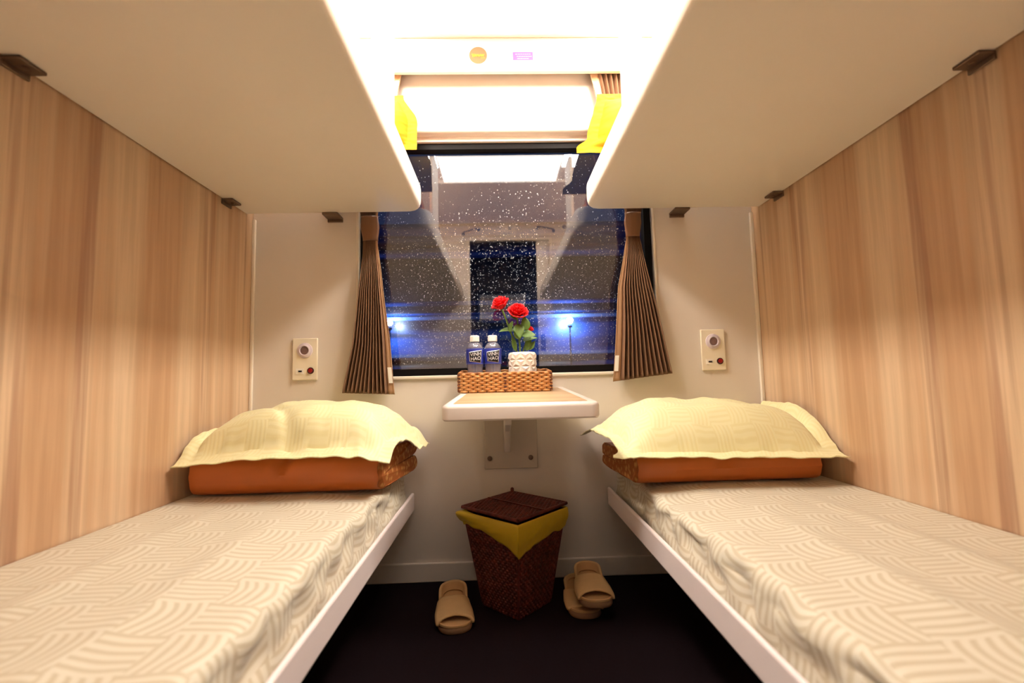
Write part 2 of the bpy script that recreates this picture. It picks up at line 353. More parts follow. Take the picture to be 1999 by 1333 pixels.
# -------------------------------------------------------------- lower berths
def lower_berth(side, label):
    s = -1 if side == 'L' else 1
    xe = -0.334 if side == 'L' else 0.4016; xw = XL if side == 'L' else XR
    t = thing('lower_berth', label, 'berth', (0, 0, 0)); lo, hi = sorted((xe, xe + s * 0.012))
    bm = bmesh.new(); box(bm, (lo, -0.11, 0.263), (hi, 1.795, 0.330)); obj('rail', bm, RAILM, t, bevel=0.006, seg=3)
    lo, hi = sorted((xe + s * 0.028, xw - s * 0.002)); boxo('bed_board', (lo, -0.11, 0.275), (hi, 1.795, 0.302), WHITE, t)
    lo, hi = sorted((xe + s * 0.30, xw - s * 0.002)); boxo('base_cabinet', (lo, -0.11, 0.001), (hi, 1.60, 0.274), DARKP, t, bevel=0.004)
    return t
lower_berth('L', 'lower berth with pale pink rail carrying the quilt whose layered end shows')
lower_berth('R', 'lower berth with pale pink rail carrying the pillow with an upturned edge')

def mattress(side, label):
    s = -1 if side == 'L' else 1
    xe = -0.362 if side == 'L' else 0.430; xw = (XL + 0.004) if side == 'L' else (XR - 0.004)
    zt = 0.418 if side == 'L' else 0.412; zb = 0.304; r = 0.032; y0, y1 = -0.10, 1.775; ny = 220; W = abs(xw - xe)
    seed = 3.1 if side == 'L' else 9.7
    prof = []                                       # (distance from aisle edge inwards, z, arclength, nx, nz)
    L = 0.0; na = 62
    for i in range(na + 1): d = (W - r) * i / na; prof.append((W - d, zt, d, 0, 1))
    for i in range(1, 9):
        a = pi / 2 * i / 8; prof.append((r - r * math.sin(a), zt - r + r * math.cos(a), W - r + r * a, -math.sin(a), math.cos(a)))
    for i in range(1, 9): h = (zt - r - zb) * i / 8; prof.append((0, zt - r - h, W - r + r * pi / 2 + h, -1, 0))
    prof += [(0.05, zb, 0, 0, 0), (W, zb, 0, 0, 0)]
    P, UV = [], []
    for d, z, al, nx, nn in prof:
        row, ur = [], []
        for j in range(ny + 1):
            y = lerp(y0, y1, j / ny); x = d
            if nx or nn:
                e = max(0.0, 1 - d / 0.16); far = sstep(1.79, 1.45, y)
                big = nz(x * 4 + seed, y * 2.2, seed) * 0.006 + nz(x * 9, y * 5 + seed, 2.0) * 0.003
                # long soft creases running along the bed and puckers where the sheet is pulled over the edge
                cr = 0.007 * math.exp(-((d - 0.20 - 0.05 * nz(y * 2.1, seed)) / 0.035) ** 2) * sstep(1.35, 0.8, y) + 0.006 * math.exp(-((d - 0.40 - 0.04 * nz(y * 1.7, seed + 5)) / 0.03) ** 2) * sstep(1.5, 1.0, y)
                pk = nz(y * 9.0 + seed, seed, 0) * 0.5 + nz(y * 21 + x * 14, seed + 3, 1) * 0.35 + nz(y * 45, al * 22, seed) * 0.15
                edge = e * e * (0.014 * pk + 0.006 * nz(y * 3.3, seed + 8))
                side_p = (1 - nn) * (0.016 * nz(y * 16 + al * 9, al * 14 + seed, 4.0) + 0.012 * nz(y * 7 - al * 12, seed, 6.0) + 0.006)
                h = (big + cr) * nn * min(1.0, (W - d) / 0.05) * (0.35 + 0.65 * far) + edge * nn
                if nx: x = max(d + side_p * abs(nx) * sstep(zb, zb + 0.04, z), -0.012 if z < 0.345 else -0.022)
                if y > y1 - 0.05: h -= 0.020 * ((y - y1 + 0.05) / 0.05) ** 3 * nn
                h += 0.008 * nn * sstep(1.60, 1.72, y) * e
                zz = z + h - 0.006 * e * (1 if nn else 0)
            else: zz = z
            row.append((xe + s * x, y, max(zz, zb))); ur.append((al, y + 0.013 * nz(al * 6, y * 5, seed)))
        P.append(row); UV.append(ur)
    n, m = len(P), ny + 1; verts = [p for q in P for p in q]; faces = []
    for i in range(n):
        k = (i + 1) % n
        for j in range(ny): faces.append((i * m + j, k * m + j, k * m + j + 1, i * m + j + 1))
    faces.append([i * m for i in range(n)]); faces.append([i * m + ny for i in range(n)][::-1])
    me = bpy.data.meshes.new('mattress'); me.from_pydata(verts, [], faces); me.update(); Lr = me.uv_layers.new(name='UVMap'); fl = [c for q in UV for c in q]
    for lo in me.loops: Lr.data[lo.index].uv = fl[lo.vertex_index]
    bm = bmesh.new(); bm.from_mesh(me); bmesh.ops.recalc_face_normals(bm, faces=bm.faces); bm.to_mesh(me); bm.free()
    return tag(raw('mattress', me, SHEET, None, True), label, 'mattress')
mattress('L', 'mattress in cream line-patterned sheet on the berth whose quilt shows its folded end')
mattress('R', 'mattress in cream line-patterned sheet on the berth under the pillow with upturned edge')

# -------------------------------------------------------------- folded quilts
def quilt(label, x0, x1, y0, y1, z0, z1, aisle, wave=0.0, seed=0.0, tuck=0.05, slope=0.0, name='folded_quilt'):
    """Quilt folded to a flat pack: smooth fold towards the room, its layered end showing on the aisle side."""
    h = z1 - z0; hy = y1 - y0; out = []
    def arc(cy, cz, r, a0, a1, n=8): return [(cy + r * math.cos(lerp(a0, a1, i / n)), cz + r * math.sin(lerp(a0, a1, i / n))) for i in range(n + 1)]
    rr = h * 0.36
    out += [(y0 + rr - rr * math.sin(pi / 2 * i / 8), z0 + rr - rr * math.cos(pi / 2 * i / 8)) for i in range(9)]
    out += [(y0 - 0.004, z0 + h * 0.5)]
    out += [(y0 + rr - rr * math.cos(pi / 2 * i / 8), z1 - rr + rr * math.sin(pi / 2 * i / 8)) for i in range(9)]
    top = [(lerp(y0 + rr, y1 - 0.03, i / 10), z1) for i in range(1, 11)]
    q = h * 0.24
    lobe1 = arc(y1 - q, z1 - q, q, pi / 2, -pi / 2, 8)
    slit = [(y1 - q - 0.02, z0 + h * 0.50), (lerp(y0, y1, 0.42), z0 + h * 0.47), (lerp(y0, y1, 0.40), z0 + h * 0.45), (y1 - q - 0.02, z0 + h * 0.47)]
    lobe2 = arc(y1 - q, z0 + q, q, pi / 2, -pi / 2, 8)
    bot = [(lerp(y1 - q, y0 + rr, i / 8), z0) for i in range(1, 8)]
    sec = out + top + lobe1 + slit + lobe2 + bot
    t = thing(name, label, 'quilt', ((x0 + x1) / 2, (y0 + y1) / 2, z0)); cx, cy = (x0 + x1) / 2, (y0 + y1) / 2
    nx = 70; R = []
    for i in range(nx + 1):
        u = i / nx; x = lerp(x0, x1, u); e0, e1 = u * abs(x1 - x0), (1 - u) * abs(x1 - x0); k = min(1.0, min(e0, e1) / 0.03); sh = 0.86 + 0.14 * math.sqrt(max(0, 1 - (1 - k) ** 2))
        ring = []
        for y, z in sec:
            zz = z0 + (z - z0) * (0.90 + 0.10 * sh) + (1 - sh) * 0.012; yy = cy + (y - cy) * (0.93 + 0.07 * sh)
            f = sstep(z0, z0 + 0.03, z)
            wob = wave * (nz(x * 7 + seed, z * 16, seed) * 0.6 + nz(x * 17 + seed, z * 9 + y * 6, 3) * 0.4)
            dent = wave * 2.6 * math.exp(-((x - lerp(x0, x1, 0.44) - (z - z0) * 0.3) / 0.022) ** 2) * sstep(z0 + h * 0.35, z1, z)
            zz += f * (0.35 * wob + slope * (x - x0)); yy += (wob + dent) * (1 if y < cy else 0.3) * f
            xx = x
            if (aisle > 0 and u > 0.9) or (aisle < 0 and u < 0.1):
                q2 = (u - 0.9) / 0.1 if aisle > 0 else (0.1 - u) / 0.1; xx += aisle * q2 * tuck * max(0.0, (y - y0) / hy) + aisle * 0.006 * q2 * nz(y * 40, z * 40, seed)
            ring.append((xx - cx, yy - cy, max(zz, z0) - z0))
        R.append(ring)
    bm = bmesh.new(); V = rings(bm, R, False, False); c0 = bm.faces.new(V[0][::-1]); c1 = bm.faces.new(V[-1])
    end = c1 if aisle > 0 else c0
    for f in bm.faces: f.smooth = True
    endv = [v.co.copy() for v in end.verts]; obj('cover', bm, QUILT, t, smooth=True)
    # the lining showing at the layered end
    bm = bmesh.new(); fv = [bm.verts.new((v.x + aisle * 0.0015, v.y, v.z)) for v in endv]; f0 = bm.faces.new(fv)
    r = bmesh.ops.extrude_face_region(bm, geom=[f0]); vs = [g for g in r['geom'] if isinstance(g, bmesh.types.BMVert)]
    cen = sum((v.co for v in vs), Vector()) / len(vs)
    for v in vs: v.co.x += aisle * 0.006; v.co.y = lerp(v.co.y, cen.y, 0.04); v.co.z = lerp(v.co.z, cen.z, 0.10)
    obj('lining', bm, LINING, t)
    return t
quilt('folded orange-brown quilt whose layered end shows towards the small table', -0.925, -0.372, 1.41, 1.755, 0.4235, 0.540, 1, 0.010, 1.0, 0.05)
quilt('folded orange-brown quilt with smooth plain front under the pillow with upturned edge', 0.415, 0.985, 1.42, 1.755, 0.4185, 0.505, -1, 0.007, 5.0, 0.03)
quilt('edge of a folded quilt under the rounded yellow pillow flap on the upper berth', -0.90, -0.352, 1.44, 1.735, 1.4715, 1.55, 1, 0.004, 8.0, 0.02)
quilt('edge of a folded quilt under the yellow pillow that flares over the upper berth', 0.425, 0.98, 1.49, 1.735, 1.4715, 1.55, -1, 0.004, 12.0, 0.02)

# -------------------------------------------------------------------- pillows
def pillow(label, loc, hx, hy, T, shape, ui=0.87, vi=0.78, mats=None, seed=0.0, crumple=1.0):
    """Housewife pillow: stuffed middle with a flat flange all round; shape(u, v, p) bends it into place."""
    t = thing('pillow', label, 'pillow', loc); n, m = 84, 60; mats = mats or PILLOWC
    def pt(u, v, up):
        a = max(0.0, 1 - (abs(u) / ui) ** 3.2); b = max(0.0, 1 - (abs(v) / vi) ** 2.6); th = T * (a ** 0.55) * (b ** 0.55)
        wr = crumple * (nz(u * 3.2 + seed, v * 2.4, seed) * 0.010 + nz(u * 7 + seed, v * 6, 2) * 0.005)
        seam = crumple * 0.006 * nz(u * 13 + seed, v * 13, 5.0) * math.exp(-((min(abs(abs(u) - ui) * hx, abs(abs(v) - vi) * hy)) / 0.025) ** 2)
        z = (0.80 * th + wr * min(1, th / 0.03) + seam + 0.0015) if up else (-0.20 * th - 0.0015 + seam)
        fl = max(0.0, (abs(u) - ui) / (1 - ui), (abs(v) - vi) / (1 - vi))
        z += crumple * fl * 0.007 * nz(u * 6 + seed, v * 6, 9)
        x = u * hx * (1 + 0.010 * nz(v * 3, seed)); y = v * hy * (1 + 0.015 * nz(u * 3, seed + 2))
        return shape(u, v, Vector((x, y, z)))
    V, F, U = [], [], []
    for up in (True, False):
        for i in range(n + 1):
            for j in range(m + 1):
                u, v = 2 * i / n - 1, 2 * j / m - 1; V.append(pt(u, v, up)); U.append((u * hx + 1, v * hy * 1.1 + 1))
    S = (n + 1) * (m + 1)
    for i in range(n):
        for j in range(m):
            a, b = i * (m + 1) + j, (i + 1) * (m + 1) + j; F.append((a, b, b + 1, a + 1)); F.append((S + a, S + a + 1, S + b + 1, S + b))
    edge = [i * (m + 1) for i in range(n + 1)] + [n * (m + 1) + j for j in range(1, m + 1)] + [i * (m + 1) + m for i in range(n - 1, -1, -1)] + [j for j in range(m - 1, 0, -1)]
    for a, b in zip(edge, edge[1:] + edge[:1]): F.append((a, S + a, S + b, b))
    me = bpy.data.meshes.new('pillowcase'); me.from_pydata(V, [], F); me.update(); L = me.uv_layers.new(name='UVMap')
    for lo in me.loops: L.data[lo.index].uv = U[lo.vertex_index]
    raw('pillowcase', me, mats, t, True); return t
def shape_l(u, v, p):
    # front edge hangs over the quilt, aisle edge and its back corner droop
    p.z += -0.050 * sstep(-0.55, -1.0, v) - 0.024 * sstep(0.62, 1.0, u) - 0.052 * sstep(0.86, 1.0, u) * sstep(-0.4, 0.5, v) + 0.038 * sstep(-0.84, -1, u) * sstep(-1.0, -0.2, v)
    p.x += 0.016 * sstep(-0.84, -1, u) * sstep(-1.0, -0.2, v)
    p.z -= 0.02 * sstep(-0.2, -1.0, u)
    p.z -= 0.016 * math.exp(-((u + 0.15 + (v + 0.5) * 0.5) / 0.07) ** 2) * sstep(0.3, -0.3, v) * sstep(-1, -0.7, v)
    p.x += 0.02 * sstep(0.2, 1, v) * sstep(0, 1, u) - 0.035 * sstep(0.2, -1, v) * sstep(0.4, 1, u)
    p.y -= 0.012 * math.sin((u + 0.4) * 2.5) * sstep(0, -1, v)
    return p
pillow('pale yellow pillow sloping on the orange quilt with the layered end', (-0.618, 1.555, 0.592), 0.328, 0.205, 0.120, shape_l, seed=2.0)
def shape_r(u, v, p):
    f = sstep(-0.25, -1.0, v)
    p.z += -0.040 * f - 0.020 * f * (u + 1) * 0.5 + 0.02 * math.exp(-((u + 0.45) / 0.5) ** 2) * sstep(-0.6, 0.5, v)
    w = sstep(0.82, 1.0, u); p.z += 0.085 * w * sstep(-0.95, 0.25, v); p.x -= 0.012 * w * sstep(-0.8, 0.6, v)
    p.x += 0.030 * sstep(0.2, -0.6, v) * sstep(-0.55, -1, u) * (1 - 0.9 * sstep(-0.72, -1.0, v)) - 0.02 * sstep(0.4, 1, v) * sstep(-0.6, -1, u)
    p.z -= 0.03 * sstep(-0.8, -1, u) * sstep(0.5, 1, v)
    return p
pillow('pale yellow pillow with one flat edge standing up against the wood wall', (0.672, 1.555, 0.556), 0.352, 0.205, 0.128, shape_r, seed=6.0)
def shape_up(s):
    def f(u, v, p):
        # upright, leaning on the window head; the aisle end flares down and out
        x, y, z = p; a = s * u                       # a = -1 at the aisle end
        if s > 0: x += -0.042 * sstep(-0.50, -0.85, v) * sstep(-0.6, -1, a) + 0.05 * sstep(-0.6, 1, v) * sstep(-0.5, -1, a)
        else: x += -0.055 * sstep(0.0, 1, v) * sstep(-0.6, -1, a)
        return Vector((x, -z * 0.62 + 0.02 * v - 0.02, y))
    return f
pillow('upright yellow pillow with curved flap on the upper berth beside the round sticker', (-0.590, 1.690, 1.722), 0.300, 0.118, 0.13, shape_up(-1), mats=YELLOW, seed=11.0, crumple=0.7)
pillow('upright yellow pillow with flared foot on the upper berth beneath the pleated curtain top', (0.692, 1.690, 1.712), 0.345, 0.128, 0.13, shape_up(1), mats=YELLOW, seed=14.0, crumple=0.7)

# ------------------------------------------------------------------- curtains
def curtain(label, lead, outer, zb_lead, zb_out, s):
    """s = -1: leading edge on the right of the cloth (left curtain)."""
    t = thing('curtain', label, 'curtain', (0, 0, 0)); nzv, nt, N = 90, 12 * 20, 12
    YC = [(0.70, 1.770), (1.10, 1.772), (1.25, 1.780), (1.46, 1.780), (1.62, 1.745), (1.75, 1.738), (2.02, 1.738)]
    AM = [(0.70, 0.022), (0.95, 0.019), (1.15, 0.013), (1.30, 0.006), (1.36, 0.005), (1.45, 0.008), (1.65, 0.013), (2.02, 0.016)]
    def place(tt, w, amp=1.0):
        z = lerp(lerp(zb_lead, zb_out, tt), 2.01, w); xl, xo = interp(lead, z), interp(outer, z); x = lerp(xl, xo, tt)
        ph = tt * N; tri = 2 * abs(2 * (ph - math.floor(ph + 0.5))) - 1; tri = math.copysign(abs(tri) ** 0.8, tri)
        loose = 1 + 0.15 * nz(tt * 6, z * 1.5, s); x += 0.005 * nz(tt * 3, z * 4, 3 + s) * sstep(1.3, 1.0, z)
        return (x, interp(YC, z) + amp * interp(AM, z) * tri * loose, z)
    a0 = 0.13
    P = [[place(lerp(a0, 1, i / nt), j / nzv) for j in range(nzv + 1)] for i in range(nt + 1)]
    grid_mesh('drape', P, CURT, t, solid=0.0018, smooth=True)
    P = [[(lambda q: (q[0], q[1] - 0.004, q[2]))(place(a0 * i / 4, j / nzv, 0.12)) for j in range(nzv + 1)] for i in range(5)]
    grid_mesh('hem', P, HEM, t, solid=0.002, smooth=True)
    for zc in (0.80, 1.885) if s > 0 else (0.775, 1.895):
        xl, y = interp(lead, zc), interp(YC, zc); xl2 = interp(lead, zc + 0.03); w = -s * -0.016
        lo, hi = (xl + 0.002 * s, xl + 0.017 * s); bm = bmesh.new(); k = xl2 - xl
        q = [(lo - k, y - 0.0085, zc - 0.03), (hi - k, y - 0.0085, zc - 0.03), (hi + k, y - 0.0085, zc + 0.03), (lo + k, y - 0.0085, zc + 0.03)]
        rings(bm, [q, [(a, b - 0.0012, c) for a, b, c in q]]); obj('care_label', bm, TAGW, t)
    # satin tie round the gathered waist
    R = []
    for z in [1.30 + 0.10 * i / 12 for i in range(13)]:
        xl, xo = interp(lead, z), interp(outer, z); cx = (xl + xo) / 2; hw = abs(xo - xl) / 2 + 0.006; yc = interp(YC, z) - 0.002; q = 1 + 0.10 * math.cos((z - 1.35) * 70)
        R.append([(cx + hw * q * math.cos(2 * pi * k / 28), yc + (0.0125 + 0.001 * math.sin(9 * 2 * pi * k / 28)) * math.sin(2 * pi * k / 28), z) for k in range(28)])
    bm = bmesh.new(); rings(bm, R, False, False); o = obj('tieback', bm, TIE, t, smooth='all'); m = o.modifiers.new('thick', 'SOLIDIFY'); m.thickness = 0.0015
    return t
curtain('brown pleated curtain tied at the waist, beside the window and close to the two bottles', [(2.01, -0.352), (1.9, -0.372), (1.6, -0.42), (1.41, -0.466), (1.345, -0.470), (1.276, -0.466), (1.18, -0.452), (1.035, -0.434), (0.9, -0.418), (0.70, -0.400)],
        [(2.01, -0.60), (1.6, -0.56), (1.41, -0.532), (1.345, -0.522), (1.256, -0.522), (1.15, -0.528), (1.037, -0.540), (0.9, -0.556), (0.70, -0.593)], 0.702, 0.712, -1)
curtain('brown pleated curtain tied at the waist, beside the window and close to the rose pot', [(2.01, 0.372), (1.904, 0.395), (1.785, 0.418), (1.6, 0.462), (1.41, 0.512), (1.345, 0.518), (1.30, 0.514), (1.217, 0.498), (1.10, 0.470), (1.013, 0.462), (0.9, 0.450), (0.73, 0.434)],
        [(2.01, 0.64), (1.785, 0.61), (1.6, 0.595), (1.41, 0.578), (1.345, 0.566), (1.30, 0.566), (1.217, 0.578), (1.10, 0.598), (1.013, 0.615), (0.9, 0.638), (0.73, 0.664)], 0.730, 0.756, 1)

# ------------------------------------------------------------- wall light panels
def wall_panel(label, cx):
    t = thing('reading_light_panel', label, 'wall panel', (cx, YB, 0.845))
    boxo('face_plate', (-0.048, -0.010, -0.081), (0.048, -0.001, 0.081), PLATE, t, bevel=0.003)
    bm = bmesh.new(); lathe(bm, [(0.030, 0.010), (0.029, 0.014), (0.024, 0.015), (0.021, 0.018), (0.0185, 0.019), (0.0165, 0.018), (0.0155, 0.012)], 40, (0, 0, 0.033), 'y'); lp = obj('lamp_ring', bm, LAMPG, t, smooth=True)
    bm = bmesh.new(); lathe(bm, [(0.0155, 0.0145), (0.009, 0.016), (0.001, 0.0165)], 32, (0, 0, 0.033), 'y'); obj('lamp_lens', bm, paint('lens_grey', col(128, 100, 96), 0.2, 0.2, 160), lp, smooth=True)
    bm = bmesh.new(); box(bm, (-0.033, -0.0115, -0.057), (-0.004, -0.010, -0.036)); u = obj('socket_label', bm, TAGW, t)
    bm = bmesh.new(); box(bm, (-0.023, -0.0135, -0.0495), (-0.010, -0.0115, -0.0435)); obj('socket_slot', bm, INK, u)
    bm = bmesh.new(); lathe(bm, [(0.0125, 0.010), (0.0125, 0.013), (0.009, 0.014)], 28, (0.023, 0, -0.045), 'y'); k = obj('button_ring', bm, DARKR, t, smooth=True)
    bm = bmesh.new(); lathe(bm, [(0.0085, 0.0135), (0.008, 0.017), (0.004, 0.018)], 24, (0.023, 0, -0.045), 'y'); obj('button', bm, REDB, k, smooth=True)
    return t
wall_panel('cream wall panel with round reading light above the quilt with the layered end', -0.750)
wall_panel('cream wall panel with round reading light above the pillow with upturned edge', 0.845)

# ----------------------------------------------------------------- fold-out table
TS = (0.709 - 0.680) / (1.70 - 1.30)
def ztab(y): return 0.680 + TS * (y - 1.30)
t = thing('wall_mounted_table', 'small white-rimmed wall table with wood inlay under the window', 'table', (0, 0, 0))
def outl(ins, n=8):
    yf, yb = 1.30 + ins, 1.792 - ins; xl0, xr0 = -0.166 + ins, 0.281 - ins; xl1, xr1 = -0.135 + ins, 0.247 - ins; r = max(0.006, 0.022 - ins); P = []
    for cx, cy, a0 in ((xl0 + r, yf + r, pi), (xr0 - r, yf + r, 1.5 * pi), (xr1 - r, yb - r, 0.0), (xl1 + r, yb - r, 0.5 * pi)):
        for i in range(n + 1): a = a0 + pi / 2 * i / n; P.append((cx + r * math.cos(a), cy + r * math.sin(a)))
    return P
bm = bmesh.new(); rings(bm, [[(x, y, ztab(y) + dz) for x, y in outl(i)] for dz, i in ((-0.046, 0.010), (-0.045, 0.004), (-0.040, 0.0), (-0.010, 0.0), (-0.004, 0.002), (0.0, 0.008))]); obj('table_top', bm, paint('table_rim_white', col(230, 217, 208), 0.4, 0.02, 10), t, smooth=True)
bm = bmesh.new(); rings(bm, [[(x, y, ztab(y) + dz) for x, y in outl(0.030)] for dz in (-0.002, 0.0008)]); obj('wood_inlay', bm, WOODT, t)
boxo('wall_plate', (-0.066, 1.791, 0.408), (0.138, YB - 0.001, 0.638), paint('plate_grey', col(198, 184, 170), 0.45, 0.02, 20), t, bevel=0.003)
for x in (-0.046, 0.111):
    bm = bmesh.new(); lathe(bm, [(0.009, 0), (0.009, 0.004), (0.005, 0.007)], 16, (x, 1.791, 0.449), 'y'); obj('bolt', bm, METAL, t, smooth=True)
bm = bmesh.new(); P = [(1.790, 0.470), (1.790, 0.628), (1.50, 0.628), (1.52, 0.600), (1.70, 0.560), (1.755, 0.475)]; rings(bm, [[(x, y, z + (TS * (y - 1.5) if z > 0.62 else 0)) for y, z in P] for x in (0.010, 0.034)]); obj('support_arm', bm, CREAM, t, bevel=0.004)

# ---------------------------------------------------------------- woven basket tray
def woven_panel(name, w, h, rows, stakes, mat, parent, place, amp=0.0035, res=10):
    """Sheet woven of flat strands: rows run over and under upright stakes, alternating."""
    nx, nzv = stakes * res, rows * 7; P = []
    for i in range(nx + 1):
        u = i / nx; row = []
        for j in range(nzv + 1):
            v = j / nzv; r = min(rows - 1, int(v * rows)); fz = v * rows - r
            rnd = max(0.0, 1 - (2 * fz - 1) ** 4); wv = math.cos(pi * u * stakes) * (1 if r % 2 else -1)
            row.append(place(u * w, v * h, amp * (0.55 * rnd + 0.9 * wv * rnd)))
        P.append(row)
    return grid_mesh(name, P, mat, parent, uv=[[(i / nx * stakes + 1.0, j / nzv * rows) for j in range(nzv + 1)] for i in range(nx + 1)], solid=0.0025, smooth=True)
tilt = math.atan(TS)
t = thing('wicker_tray', 'woven rattan tray holding two bottles and a rose pot', 'tray', (0.0175, 1.620, ztab(1.62) + 0.0025), (tilt, 0, 0))
TW, TD, TH = 0.322, 0.150, 0.066
woven_panel('front_panel', TW, TH, 9, 20, RATWEAVE, t, lambda a, b, o: (-TW / 2 + a, -o, b))
woven_panel('back_panel', TW, TH, 9, 20, RATWEAVE, t, lambda a, b, o: (-TW / 2 + a, TD + o, b))
for sx in (-1, 1): woven_panel('side_panel', TD, TH, 9, 10, RATWEAVE, t, lambda a, b, o, sx=sx: (sx * (TW / 2 + o), a, b))
boxo('tray_floor', (-TW / 2, 0, 0.001), (TW / 2, TD, 0.005), RATTAN, t)
bm = bmesh.new(); q = [(-TW / 2, 0, TH), (TW / 2, 0, TH), (TW / 2, TD, TH), (-TW / 2, TD, TH)]
for a, b in zip(q, q[1:] + q[:1]): tube(bm, [Vector(a).lerp(Vector(b), i / 30) + Vector((0, 0, 0.0012 * math.sin(i * 2.2))) for i in range(31)], 0.0042, 8)
obj('rim', bm, RATTAN, t, smooth='all')
for x in (-TW / 2 + 0.0, 0.0, TW / 2):
    bm = bmesh.new()
    for k in range(6): box(bm, (x - 0.005, -0.0065, 0.004 + k * 0.011), (x + 0.005, -0.003, 0.009 + k * 0.011))
    obj('stake_binding', bm, STAKE, t, bevel=0.001)

# ----------------------------------------------------------------------- lettering
def text_mesh(body, size, extrude=0.0):
    cu = bpy.data.curves.new('lettering', 'FONT'); cu.body = body; cu.size = size; cu.align_x = 'CENTER'; cu.align_y = 'CENTER'; cu.space_line = 0.86; cu.extrude = extrude; cu.resolution_u = 3
    o = bpy.data.objects.new('lettering', cu); COL.objects.link(o); dg = bpy.context.evaluated_depsgraph_get(); dg.update(); me = bpy.data.meshes.new_from_object(o.evaluated_get(dg)); bpy.data.objects.remove(o); return me

# ------------------------------------------------------------------------- bottles
def bottle(label, x, y, z, rz):
    t = thing('water_bottle', label, 'bottle', (x, y, z), (0, 0, rz)); H = 0.190; R = 0.0312
    prof = [(0.020, 0.0), (0.028, 0.002), (0.030, 0.010), (0.0295, 0.022), (0.0278, 0.030), (0.0295, 0.038), (0.028, 0.046), (0.030, 0.054), (0.0285, 0.066), (0.030, 0.076), (R, 0.084), (R, 0.142), (0.0298, 0.148), (0.025, 0.156), (0.019, 0.162), (0.0145, 0.166), (0.0130, 0.168), (0.0130, 0.186)]
    bm = bmesh.new(); lathe(bm, prof, 40); obj('bottle_body', bm, PLASTIC, t, smooth=True)
    bm = bmesh.new(); lathe(bm, [(max(0.002, r - 0.0016), h + 0.001) for r, h in prof[:15]], 32); obj('water', bm, WATER, t, smooth=True)
    bm = bmesh.new(); n = 48; cp = [(0.0165, 0.168), (0.0168, 0.169), (0.0166, 0.188), (0.0150, 0.1905)]
    R_ = [[((r + (0.0006 if (k % 2 and i in (1, 2)) else 0)) * math.cos(2 * pi * k / n), (r + (0.0006 if (k % 2 and i in (1, 2)) else 0)) * math.sin(2 * pi * k / n), h) for k in range(n)] for i, (r, h) in enumerate(cp)]
    rings(bm, R_); obj('cap', bm, CAPW, t)
    bm = bmesh.new(); lathe(bm, [(R + 0.0006, 0.085), (R + 0.0008, 0.086), (R + 0.0008, 0.141), (R + 0.0006, 0.142)], 48, cap0=False, cap1=False); lb = obj('label', bm, BLUEL, t, smooth=True)
    def wrap(px, pz, r): a = px / R - pi / 2; return (r * math.cos(a), r * math.sin(a), pz)
    def patch(nm, quad, r, mat, parent):
        P = [[None] * 7 for _ in range(13)]
        for i in range(13):
            for j in range(7):
                u, v = i / 12, j / 6; a = [lerp(quad[0][k], quad[1][k], u) for k in (0, 1)]; b = [lerp(quad[3][k], quad[2][k], u) for k in (0, 1)]; P[i][j] = wrap(lerp(a[0], b[0], v), lerp(a[1], b[1], v), r)
        return grid_mesh(nm, P, mat, parent, solid=0.0002)
    sl = -0.004
    q = [(-0.022, 0.097), (0.016, 0.091), (0.023, 0.135), (-0.025, 0.127)]; grow = lambda q, g: [(x + (g if x > 0 else -g), z + (g if z > 0.11 else -g)) for x, z in q]
    patch('logo_border', grow(q, 0.0018), R + 0.0010, INKW, lb); patch('logo_panel', q, R + 0.0013, INK, lb)
    me = text_mesh('VINH\nHAO', 0.0180)
    for v in me.vertices: v.co = wrap(v.co.x * 0.92 - 0.001, v.co.y * 1.0 + 0.1125 + v.co.x * 0.10, R + 0.0017)
    raw('logo_lettering', me, INKW, lb)
    for h in (0.087, 0.139):
        bm = bmesh.new(); lathe(bm, [(R + 0.0010, h), (R + 0.0010, h + 0.0012)], 48, cap0=False, cap1=False); obj('label_stripe', bm, LBLUE, lb)
    return t
zt = ztab(1.69) + 0.0125
bottle('blue-labelled water bottle in the rattan tray, the one farther from the rose pot', -0.0900, 1.688, zt, 0.18)
bottle('blue-labelled water bottle in the rattan tray, the one nearer the rose pot', -0.0245, 1.692, zt, 0.10)

# ----------------------------------------------------------------------- rose pot
PX, PY = 0.084, 1.694
t = thing('potted_roses', 'white faceted pot with two red artificial roses on the rattan tray', 'potted plant', (PX, PY, zt))
PH = 0.846 - zt; n = 9; lev = 5; bm = bmesh.new(); V = []
for k in range(lev + 1):
    r = 0.0505 - 0.003 * (k == 0); V.append([bm.verts.new((r * math.cos(2 * pi * (i + 0.5 * (k % 2)) / n), r * math.sin(2 * pi * (i + 0.5 * (k % 2)) / n), PH * k / lev * 0.97)) for i in range(n)])
for k in range(lev):
    for i in range(n):
        if k % 2 == 0: bm.faces.new((V[k][i], V[k][(i + 1) % n], V[k + 1][i])); bm.faces.new((V[k][(i + 1) % n], V[k + 1][(i + 1) % n], V[k + 1][i]))
        else: bm.faces.new((V[k][i], V[k + 1][(i + 1) % n], V[k + 1][i])); bm.faces.new((V[k][i], V[k][(i + 1) % n], V[k + 1][(i + 1) % n]))
bm.faces.new(V[0][::-1])
rim = [[(r * math.cos(2 * pi * (i + 0.5 * (lev % 2)) / n), r * math.sin(2 * pi * (i + 0.5 * (lev % 2)) / n), z) for i in range(n)] for r, z in ((0.0490, PH * 0.97), (0.0465, PH), (0.0425, PH), (0.041, PH - 0.012))]
rings(bm, rim, False, True)
for f_ in [f_ for f_ in bm.faces if len(f_.verts) == 3]:
    c_ = f_.calc_center_median(); q_ = bm.verts.new(Vector((c_.x * 1.085, c_.y * 1.085, c_.z))); vs_ = list(f_.verts); bm.faces.remove(f_)
    for a_, b_ in zip(vs_, vs_[1:] + vs_[:1]): bm.faces.new((a_, b_, q_))
obj('pot', bm, POTM, t)
